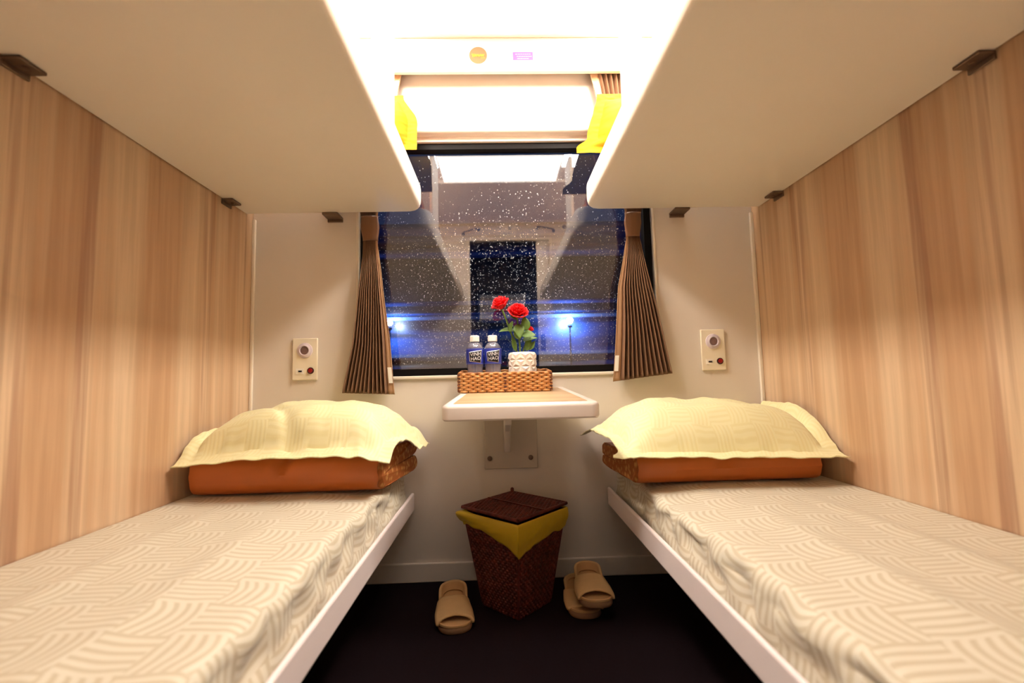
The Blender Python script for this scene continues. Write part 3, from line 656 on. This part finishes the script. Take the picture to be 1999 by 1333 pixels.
def local(x, z, y=PY): return Vector((x - PX, y - PY, z - zt))
def bez(a, b, c, n=10): return [(1 - q) ** 2 * a + 2 * q * (1 - q) * b + q * q * c for q in [i / n for i in range(n + 1)]]
base = local(0.078, 0.834)
for tip, mid in ((local(0.012, 1.008, 1.686), local(0.045, 0.93)), (local(0.066, 0.975, 1.676), local(0.075, 0.92)), (local(0.112, 0.926, 1.70), local(0.098, 0.88))):
    bm = bmesh.new(); tube(bm, bez(base + Vector(((tip.x - base.x) * 0.15, random.uniform(-0.01, 0.01), 0)), mid, tip, 14), 0.0034, 8); obj('stem', bm, STEM, t, smooth='all')
def bloom(c, R, ax, seed, name='rose_bloom'):
    rnd = random.Random(seed); bm = bmesh.new(); Q = Vector((0, 0, 1)).rotation_difference(Vector(ax).normalized())
    for ring, (k, r, hgt, opn) in enumerate(((3, 0.26, 1.00, 0.05), (4, 0.42, 0.98, 0.22), (5, 0.60, 0.90, 0.45), (6, 0.80, 0.74, 0.75), (6, 1.0, 0.50, 1.1))):
        for i in range(k):
            a0 = 2 * pi * (i + 0.37 * ring) / k + rnd.uniform(-0.15, 0.15); wd = 2 * pi / k * 0.72; gridv = []
            for iu in range(8):
                u = iu / 7 * 2 - 1; row = []
                for iv in range(7):
                    v = iv / 6; w = math.sin(min(1.0, v * 1.25 + 0.12) * pi / 2) * (1 - 0.42 * max(0, v - 0.75) * 4 * abs(u) ** 2)
                    rad = R * r * (0.28 + 0.72 * math.sin(v * pi / 2)) + R * 0.16 * opn * v ** 3; ang = a0 + u * wd * w
                    z = R * (-0.55 + (hgt + 0.5) * v - 0.22 * opn * v ** 4 - 0.16 * u * u * v) + R * 0.05 * rnd.uniform(-1, 1) * v
                    row.append(bm.verts.new(Vector(c) + Q @ Vector((rad * math.cos(ang), rad * math.sin(ang), z))))
                gridv.append(row)
            for iu in range(7):
                for iv in range(6): bm.faces.new((gridv[iu][iv], gridv[iu + 1][iv], gridv[iu + 1][iv + 1], gridv[iu][iv + 1]))
    o = obj(name, bm, ROSE, t, smooth='all'); m = o.modifiers.new('thick', 'SOLIDIFY'); m.thickness = 0.0008
    return o
bloom(local(0.008, 1.026, 1.684), 0.031, (-0.45, -0.35, 0.8), 3); bloom(local(0.071, 0.993, 1.670), 0.034, (0.15, -0.65, 0.75), 8); bloom(local(0.116, 0.932, 1.70), 0.012, (0.3, -0.3, 0.9), 5, 'rose_bud')
def leaf(c, d, L, wd, nrm):
    c, d, nrm = Vector(c), Vector(d).normalized(), Vector(nrm); sd = d.cross(nrm).normalized(); up = sd.cross(d); P = []
    for i in range(11):
        q = i / 10; w = wd * math.sin(pi * min(1, q ** 0.8)) ** 0.9 * (1 - 0.2 * q) + 0.0004; w *= 1 + 0.07 * (i % 2); P.append([c + d * L * q - up * 0.18 * L * q * q + sd * w * k + up * (0.10 * L * abs(k) ** 1.5 * math.sin(pi * q)) for k in (-1, -0.5, 0, 0.5, 1)])
    return grid_mesh('leaf', P, LEAF, t, solid=0.0007, smooth='all')
for c, d, L, wd, nn in (((0.062, 0.925, 1.682), (-1, -0.2, 0.12), 0.052, 0.017, (0, -0.5, 1)), ((0.050, 0.962, 1.680), (-0.25, -0.4, -0.9), 0.045, 0.011, (-0.8, -0.7, 0)), ((0.070, 0.950, 1.674), (0.1, -0.5, -1), 0.048, 0.016, (0.1, -1, 0.3)),
                        ((0.100, 0.925, 1.676), (-0.10, -0.1, 1), 0.046, 0.014, (0.2, -1, 0)), ((0.080, 0.910, 1.680), (1, -0.3, 0.05), 0.046, 0.016, (0.1, -0.8, 0.7)), ((0.088, 0.888, 1.684), (1, 0.2, 0.35), 0.048, 0.013, (0, -0.6, 0.8)),
                        ((0.078, 0.895, 1.678), (-0.5, -0.3, 0.9), 0.04, 0.012, (-0.2, -1, 0.2)), ((0.060, 0.85, 1.684), (-0.2, -0.1, 1), 0.055, 0.007, (0, -1, 0)), ((0.098, 0.85, 1.684), (0.35, 0, 1), 0.05, 0.008, (0, -1, 0)), ((0.108, 0.855, 1.690), (0.6, 0, 0.8), 0.035, 0.008, (0, -1, 0)), ((0.044, 0.985, 1.682), (0.6, -0.2, -0.4), 0.03, 0.008, (0, -0.8, 0.6))):
    leaf(local(c[0], c[1], c[2]), d, L * 1.2, wd * 1.3, nn)

# ------------------------------------------------------------------- stickers on the bulkhead
st = thing('round_sticker', 'round orange sticker with yellow script on the white strip above the window', 'sticker', (-0.0575, 1.700, 2.008))
bm = bmesh.new(); lathe(bm, [(0.0345, 0.0003), (0.0345, 0.0012)], 48, (0, 0, 0), 'y'); obj('disc', bm, paint('sticker_orange', col(198, 112, 78), 0.5, 0.05, 60), st)
bm = bmesh.new(); pts = [(-0.024 + 0.048 * i / 60, -0.0018, 0.006 * math.sin(i * 0.78) * (1.2 if i < 14 else 0.8) - 0.001) for i in range(61)]; tube(bm, pts, 0.0014, 6); tube(bm, [(0.010, -0.0018, -0.012), (0.027, -0.0018, -0.010)], 0.0010, 6); obj('script', bm, paint('sticker_yellow', col(226, 176, 60), 0.5), st)
st = thing('notice_sticker', 'small purple rectangular notice sticker on the white strip above the window', 'sticker', (0.117, 1.700, 2.004))
boxo('backing', (-0.039, -0.0012, -0.0165), (0.039, -0.0003, 0.0165), paint('sticker_purple', col(138, 96, 170), 0.5, 0.05, 60), st)
for k, (a, b) in enumerate(((-0.030, 0.030), (-0.024, 0.034), (-0.022, 0.024))):
    bm = bmesh.new(); x = a
    rr = random.Random(k)
    while x < b: w = rr.uniform(0.004, 0.010); box(bm, (x, -0.0018, 0.0075 - 0.009 * k - 0.0012), (min(b, x + w), -0.0012, 0.0075 - 0.009 * k + 0.0012)); x += w + 0.0018
    obj('text_line', bm, paint('sticker_pale', col(230, 200, 236), 0.5), st)

# ----------------------------------------------------------------------- waste bin
BX, BY = 0.040, 1.608
t = thing('waste_bin', 'dark red-brown woven square bin standing cornerwise below the table', 'bin', (BX, BY, 0.001), (0, 0, pi / 4 + 0.02))
HB, ST, SB = 0.305, 0.243, 0.158
for k in range(4):
    c, s_ = math.cos(k * pi / 2), math.sin(k * pi / 2)
    def place(a, b, o, c=c, s_=s_):
        w = lerp(SB, ST, b / HB) / 2; x = (a / 0.24 * 2 - 1) * w; y = -(w + o); return (x * c - y * s_, x * s_ + y * c, b)
    woven_panel('side_panel', 0.24, HB, 34, 22, REDRAT, t, place, 0.0022, 6)
for k in range(4):
    a = pi / 4 + k * pi / 2; bm = bmesh.new(); tube(bm, [(lerp(SB, ST, q / 12) / math.sqrt(2) * math.cos(a), lerp(SB, ST, q / 12) / math.sqrt(2) * math.sin(a), 0.004 + (HB - 0.004) * q / 12) for q in range(13)], 0.0045, 8); obj('corner_stake', bm, REDRAT, t, smooth='all')
boxo('bin_floor', (-SB / 2, -SB / 2, 0.001), (SB / 2, SB / 2, 0.006), REDRAT, t)
LW = 0.252
bm = bmesh.new(); ns = 34
for i in range(ns):
    y = -LW / 2 + LW * (i + 0.5) / ns; tube(bm, [(-LW / 2 + LW * k / 36, y, 0.321 + 0.0018 * math.cos(pi * k / 2 + pi * i)) for k in range(37)], 0.0036, 6)
lid = obj('lid', bm, REDRAT, t, smooth='all')
bm = bmesh.new(); q = [(-LW / 2, -LW / 2, 0.321), (LW / 2, -LW / 2, 0.321), (LW / 2, LW / 2, 0.321), (-LW / 2, LW / 2, 0.321)]
for a, b in zip(q, q[1:] + q[:1]): tube(bm, [a, b], 0.0055, 8)
box(bm, (-0.004, -LW / 2, 0.325), (0.004, LW / 2, 0.328)); obj('lid_rim', bm, REDRAT, lid)
bm = bmesh.new(); lathe(bm, [(0.004, 0.322), (0.007, 0.330), (0.006, 0.338), (0.001, 0.341)], 12, (LW / 2 - 0.006, LW / 2 - 0.006, 0)); obj('lid_hinge_loop', bm, REDRAT, lid)
# bag folded out over the rim
bag = thing('bin_bag', 'yellow bag folded over the rim of the woven bin', 'bag', (BX, BY, 0.001), (0, 0, pi / 4 + 0.02))
n = 240; P = []
def sq(u, half):
    k = int(u * 4) % 4; f = u * 4 - int(u * 4); c = [(-1, -1), (1, -1), (1, 1), (-1, 1)]; a, b = c[k], c[(k + 1) % 4]; return lerp(a[0], b[0], f) * half, lerp(a[1], b[1], f) * half
for i in range(n):
    u = i / n; near = math.exp(-((min(u, 1 - u)) / 0.075) ** 2); left = math.exp(-((u - 0.77) / 0.03) ** 2)
    drop = 0.052 + 0.050 * near + 0.014 * nz(u * 14, 2.0) + 0.022 * math.exp(-((u - 0.16) / 0.12) ** 2) - 0.012 * left; row = []
    for j in range(13):
        v = j / 12; half = lerp(SB, ST, (0.308 - drop * v) / HB) / 2 + 0.0065 + 0.005 * math.sin(pi * v) + 0.007 * v * abs(nz(u * 22 + v * 3, v * 2.5, 1.0)) + 0.020 * left * (1 - v * 0.6) * math.sin(pi * min(1, v + 0.25))
        x, y = sq(u, half); z = 0.3085 - drop * v + 0.004 * nz(u * 30, v * 4, 3) * v + 0.004 * left * (1 - v)
        if v == 0: x, y = sq(u, ST / 2 + 0.0062)
        row.append((x, y, z))
    P.append(row)
grid_mesh('folded_rim', P, LINERM, bag, close_u=True, solid=0.0012, smooth='all', off=1)

# ------------------------------------------------------------------------ slippers
def slipper_proto(flat):
    t = thing('slipper', 'x', 'slipper', (0, 0, 0)); L = 0.255
    def half(y):      # y from 0 (toe) to 1 (heel)
        w = interp([(0.0, 0.046), (0.18, 0.052), (0.34, 0.052), (0.62, 0.044), (0.80, 0.044), (1.0, 0.042)], y)
        if y < 0.16: w *= max(0.0, 1 - ((0.16 - y) / 0.16) ** 2.6) ** 0.42
        if y > 0.80: w *= max(0.0, 1 - ((y - 0.80) / 0.20) ** 2.2) ** 0.48
        return w + 0.0004
    n = 70; Q = [0.5 - 0.5 * math.cos(pi * i / n) for i in range(n + 1)]; left = [(-half(q) - 0.004 * math.sin(pi * q), L * q) for q in Q]; right = [(half(q) - 0.004 * math.sin(pi * q), L * q) for q in reversed(Q)]; out = left + right
    out = [p for k, p in enumerate(out) if k == 0 or (Vector(p) - Vector(out[k - 1])).length > 1e-4]; cx = sum(p[0] for p in out) / len(out); cy = L / 2
    def ring(sc, z): return [(cx + (x - cx) * sc, cy + (y - cy) * (1 - (1 - sc) * 0.4), z) for x, y in out]
    bm = bmesh.new(); rings(bm, [ring(0.96, 0.0), ring(1.0, 0.004), ring(1.0, 0.014), ring(0.97, 0.018)]); obj('sole', bm, SLIPSOLE, t, smooth=True)
    bm = bmesh.new(); rings(bm, [ring(0.985, 0.0182), ring(1.0, 0.021), ring(0.98, 0.025), ring(0.93, 0.0255), ring(0.88, 0.0235)]); obj('insole', bm, SLIPIN, t, smooth=True)
    # broad upper band, open at the toe and behind
    P = []
    for i in range(25):
        q = i / 24; y = lerp(0.040, 0.135, q); row = []
        for k in range(29):
            a = pi * k / 28; e = 0.010 * math.sin(a) ; yy = y + (0.018 * math.sin(a) * (1 - q) * -0.2) - 0.012 * abs(math.cos(a)) * (1 - q) + 0.014 * abs(math.cos(a)) ** 2 * q
            h = half(yy / L) + 0.003; hh = lerp(0.024, 0.034, q) * (0.35 if flat else 1.0); row.append((math.cos(a) * h - 0.004 * math.sin(pi * yy / L), yy, 0.016 + hh * math.sin(a) ** (0.4 if flat else 0.75)))
        P.append(row)
    grid_mesh('upper', P, SLIP, t, solid=0.005, smooth='all', off=1)
    for q in (0, 24):
        bm = bmesh.new(); tube(bm, [Vector(p) + Vector((0, 0, 0.001)) for p in P[q]], 0.0035, 8); obj('binding', bm, SLIP, t, smooth='all')
    # heel cup rising round the back
    hp = [p for p in out if p[1] > 0.140]; hp = sorted([p for p in hp if p[0] < cx], key=lambda p: p[1]) + sorted([p for p in hp if p[0] >= cx], key=lambda p: -p[1])
    rise = lambda y: (0.006 if flat else 0.022) * sstep(0.140, 0.235, y); P = []
    for x, y in hp: P.append([(lerp(cx, x, 0.80 + 0.17 * q - 0.0 * q), lerp(0.16, y, 0.80 + 0.19 * q) if y > 0.16 else y, 0.0258 + rise(y) * q ** 1.6) for q in [k / 6 for k in range(7)]])
    grid_mesh('heel_cup', P, SLIPIN, t, solid=0.004, smooth='all', off=1)
    bm = bmesh.new(); tube(bm, [Vector(r_[-1]) for r_ in P], 0.0048, 8); obj('heel_binding', bm, SLIP, t, smooth='all')
    return t
sps = {False: slipper_proto(False), True: slipper_proto(True)}; seen = set()
places = [((-0.146, 1.428, 0.001), (0.0, 0, 0.13), 'cream open-toe slipper with toe towards the room, on the bottle side of the woven bin', False),
          ((0.285, 1.455, 0.046), (-0.03, 0.0, -0.04), 'short-looking cream slipper tilted on another one, on the rose side of the woven bin', False),
          ((0.255, 1.485, 0.001), (0, 0, -0.02), 'flattened cream slipper under the tilted slipper, only its front end showing', True)]
for loc, rot, lab, flat in places:
    o = copy_tree(sps[flat]) if flat in seen else sps[flat]; seen.add(flat); o.location = loc; o.rotation_euler = rot; o['label'] = lab; o['group'] = 'slippers on the floor beside the bin'

# ----------------------------------------- fittings on the door wall (seen in the glass)
def grab(x0, z0, x1, z1, label):
    t = thing('grab_handle', label, 'handle', ((x0 + x1) / 2, YD, (z0 + z1) / 2)); dx, dz = (x1 - x0) / 2, (z1 - z0) / 2
    bm = bmesh.new(); tube(bm, [(-dx, 0.008, -dz), (-dx, 0.035, -dz), (-dx * 0.85, 0.045, -dz * 0.85), (dx * 0.85, 0.045, dz * 0.85), (dx, 0.035, dz), (dx, 0.008, dz)], 0.006, 10); obj('bar', bm, CHROME, t, smooth='all')
    for k in (-1, 1):
        bm = bmesh.new(); lathe(bm, [(0.014, -0.001), (0.014, -0.006), (0.008, -0.012)], 20, (k * dx, 0, k * dz), 'y'); obj('mount', bm, CHROME, t, smooth=True)
grab(-0.285, 1.985, -0.155, 2.022, 'chrome grab handle reflected in the window above the bottles, rising towards the notice')
grab(0.350, 2.030, 0.485, 2.000, 'chrome grab handle reflected in the window above the roses, beside the round speaker')
t = thing('door_notice', 'white notice with small emblem above the door, reflected in the window', 'notice', (0.100, YD, 2.005))
boxo('board', (-0.060, 0.001, -0.058), (0.060, 0.006, 0.058), TAGW, t, bevel=0.001)
bm = bmesh.new()
for k in range(3): box(bm, (-0.002, 0.006, 0.010 + k * 0.010), (0.022, 0.0068, 0.015 + k * 0.010))
obj('emblem', bm, INK, t)
bm = bmesh.new()
for k in range(3): box(bm, (-0.045, 0.006, -0.018 - k * 0.011), (0.042 - 0.015 * k, 0.0068, -0.014 - k * 0.011))
obj('text_line', bm, paint('notice_grey', col(170, 160, 155), 0.6), t)
for x, lab in ((-0.50, 'round white speaker on the door wall, reflected near the bottle-side upper berth'), (0.575, 'round white speaker on the door wall, reflected next to the rose-side grab handle')):
    t = thing('wall_speaker', lab, 'speaker', (x, YD, 2.030)); bm = bmesh.new(); lathe(bm, [(0.030, -0.001), (0.030, -0.014), (0.022, -0.020), (0.018, -0.018)], 28, (0, 0, 0), 'y'); obj('housing', bm, TAGW, t, smooth=True)
    bm = bmesh.new(); lathe(bm, [(0.018, -0.0185), (0.001, -0.021)], 24, (0, 0, 0), 'y'); obj('grille', bm, paint('speaker_grey', col(140, 134, 130), 0.5), t)

# --------------------------------------------------- rain on the outside of the glass
rd = random.Random(21); bm = bmesh.new(); ni = 0
while ni < 6500:
    x, z = rd.uniform(GX0 + 0.01, GX1 - 0.01), rd.uniform(GZ0 + 0.02, GZ1 - 0.02)
    if 0.4 * nz(x * 5, z * 5, 2) + 0.34 + 1.3 * (1.22 - z) < rd.uniform(-0.2, 0.6): continue
    r = 0.0006 + 0.0013 * rd.random() ** 2.6; st_ = 1 + 0.5 * rd.random(); y = 1.8472; ni += 1
    top = bm.verts.new((x, y + r * 0.7, z)); ring = [bm.verts.new((x + r * math.cos(2 * pi * k / 6), y, z + r * st_ * math.sin(2 * pi * k / 6))) for k in range(6)]
    for k in range(6): bm.faces.new((ring[k], ring[(k + 1) % 6], top))
    bm.faces.new(ring)
o = tag(obj('raindrops', bm, DROP, None), 'rain drops scattered over the outside of the dark window glass', 'rain'); o['kind'] = 'stuff'

# ------------------------------------------------------------- night outside the window
def railm():
    k = M('carriage_blue'); k.set(Roughness=0.45); k.b.inputs['Specular IOR Level'].default_value = 0.4; tc = k.node('ShaderNodeTexCoord'); sp_ = k.node('ShaderNodeSeparateXYZ'); k.link(tc.outputs['Object'], sp_.inputs[0])
    cb = k.node('ShaderNodeCombineXYZ'); k.link(k.math('MULTIPLY', sp_.outputs[0], 0.35), cb.inputs[0]); k.link(k.math('MULTIPLY', sp_.outputs[2], 6.0), cb.inputs[1])
    n = k.node('ShaderNodeTexNoise', i_Scale=1.0, i_Detail=3.0); k.link(cb.outputs[0], n.inputs['Vector']); r = k.node('ShaderNodeValToRGB'); k.link(n.outputs['Fac'], r.inputs[0]); r.color_ramp.elements[0].position = 0.38; r.color_ramp.elements[0].color = col(16, 21, 46); r.color_ramp.elements[1].position = 0.62; r.color_ramp.elements[1].color = col(46, 84, 172)
    k.link(r.outputs[0], k.b.inputs['Base Color']); return k.m
CARR = railm()
CX, CY = 0.0, 5.6
t = thing('railway_carriage', 'dark blue railway carriage on the next track outside the rainy window', 'carriage', (0, 0, 0))
P = []
for i in range(2):
    x = (-9.0, 9.0)[i]; row = []
    for j in range(121):
        z = lerp(-0.35, 2.75, j / 120); rib = 0.018 * math.cos(2 * pi * z / 0.16) if (z < 1.02 or 1.55 < z < 1.75 or z > 2.3) else 0.0; row.append((x, CY + rib + max(0, z - 2.3) ** 2 * 1.2, z))
    P.append(row)
grid_mesh('body_side', P, CARR, t, solid=0.03, smooth='all', off=1)
boxo('underframe', (-9, CY + 0.05, -0.9), (9, CY + 0.6, -0.36), BLACK, t)
f = boxo('window_band', (-9, CY - 0.035, 1.56), (9, CY - 0.005, 2.24), paint('carriage_window_frame', col(18, 22, 46), 0.6), t, bevel=0.01)
boxo('band_glass', (-8.96, CY - 0.042, 1.60), (8.96, CY - 0.036, 2.20), paint('carriage_pane_dark', col(15, 17, 36), 0.6), f)
for z in (0.62, 1.05, 1.50): boxo('waist_rail', (-9, CY - 0.055, z - 0.02), (9, CY - 0.018, z + 0.02), paint('rail_pale_blue', col(92, 122, 186), 0.4), t)
struct(boxo('ground', (-14, YB + 0.3, -1.05), (14, 12, -0.95), paint('track_bed', col(40, 40, 48), 0.95, 0.3, 3)))
LAMPE = emit('lamp_glass', (0.72, 0.88, 1.0, 1), 90.0)
for x, y, z, r, lab in ((-1.27, 5.36, 1.43, 0.030, 'glowing white platform lamp seen through the glass beside the curtain near the bottles'), (0.835, 5.36, 1.415, 0.036, 'glowing white platform lamp seen through the glass between the roses and the curtain')):
    t = thing('platform_lamp', lab, 'lamp', (x, y, -0.95)); h = z + 0.95
    bm = bmesh.new(); lathe(bm, [(0.05, 0), (0.05, 0.05), (0.010, 0.07), (0.009, h - 0.09), (0.028, h - 0.075), (0.028, h - 0.06)], 16); obj('post', bm, BLACK, t, smooth=True)
    bm = bmesh.new(); bmesh.ops.create_uvsphere(bm, u_segments=20, v_segments=12, radius=r, matrix=Matrix.Translation((0, 0, h))); obj('lamp_globe', bm, LAMPE, t, smooth='all')
    ld = bpy.data.lights.new('platform_lamp_light', 'POINT'); ld.energy = 20; ld.color = (0.55, 0.75, 1.0); ld.shadow_soft_size = 0.015; lo = bpy.data.objects.new('platform_lamp_light', ld); COL.objects.link(lo); lo.parent = t; lo.location = (0, 0.075, h)

# ---------------------------------------------------------------------- world, camera
w = bpy.data.worlds.new('night'); SC.world = w; w.use_nodes = True; bg = w.node_tree.nodes['Background']; bg.inputs[0].default_value = (0.10, 0.20, 0.55, 1); bg.inputs[1].default_value = 0.12
f, yaw, pitch, roll = 898.5457, 0.0278697, 0.0800334, -0.0244049
fw = Vector((math.sin(yaw) * math.cos(pitch), math.cos(yaw) * math.cos(pitch), math.sin(pitch))); rt = Vector((math.cos(yaw), -math.sin(yaw), 0)); up = rt.cross(fw)
r2 = rt * math.cos(roll) + up * math.sin(roll); u2 = up * math.cos(roll) - rt * math.sin(roll)
cd = bpy.data.cameras.new('camera'); cam = bpy.data.objects.new('camera', cd); COL.objects.link(cam)
mt = Matrix((r2, u2, -fw)).transposed().to_4x4(); mt.translation = (0, 0, 0.7516); cam.matrix_world = mt
cd.sensor_fit = 'HORIZONTAL'; cd.sensor_width = 36.0; cd.lens = f / 1999 * 36.0; cd.clip_start = 0.02; cd.clip_end = 100
cd.dof.use_dof = True; cd.dof.focus_distance = 1.62; cd.dof.aperture_fstop = 2.0
SC.camera = cam
SC.view_settings.view_transform = 'Standard'; SC.view_settings.look = 'None'; SC.view_settings.gamma = 1; SC.view_settings.exposure = 0.0; SC.view_settings.use_curve_mapping = False
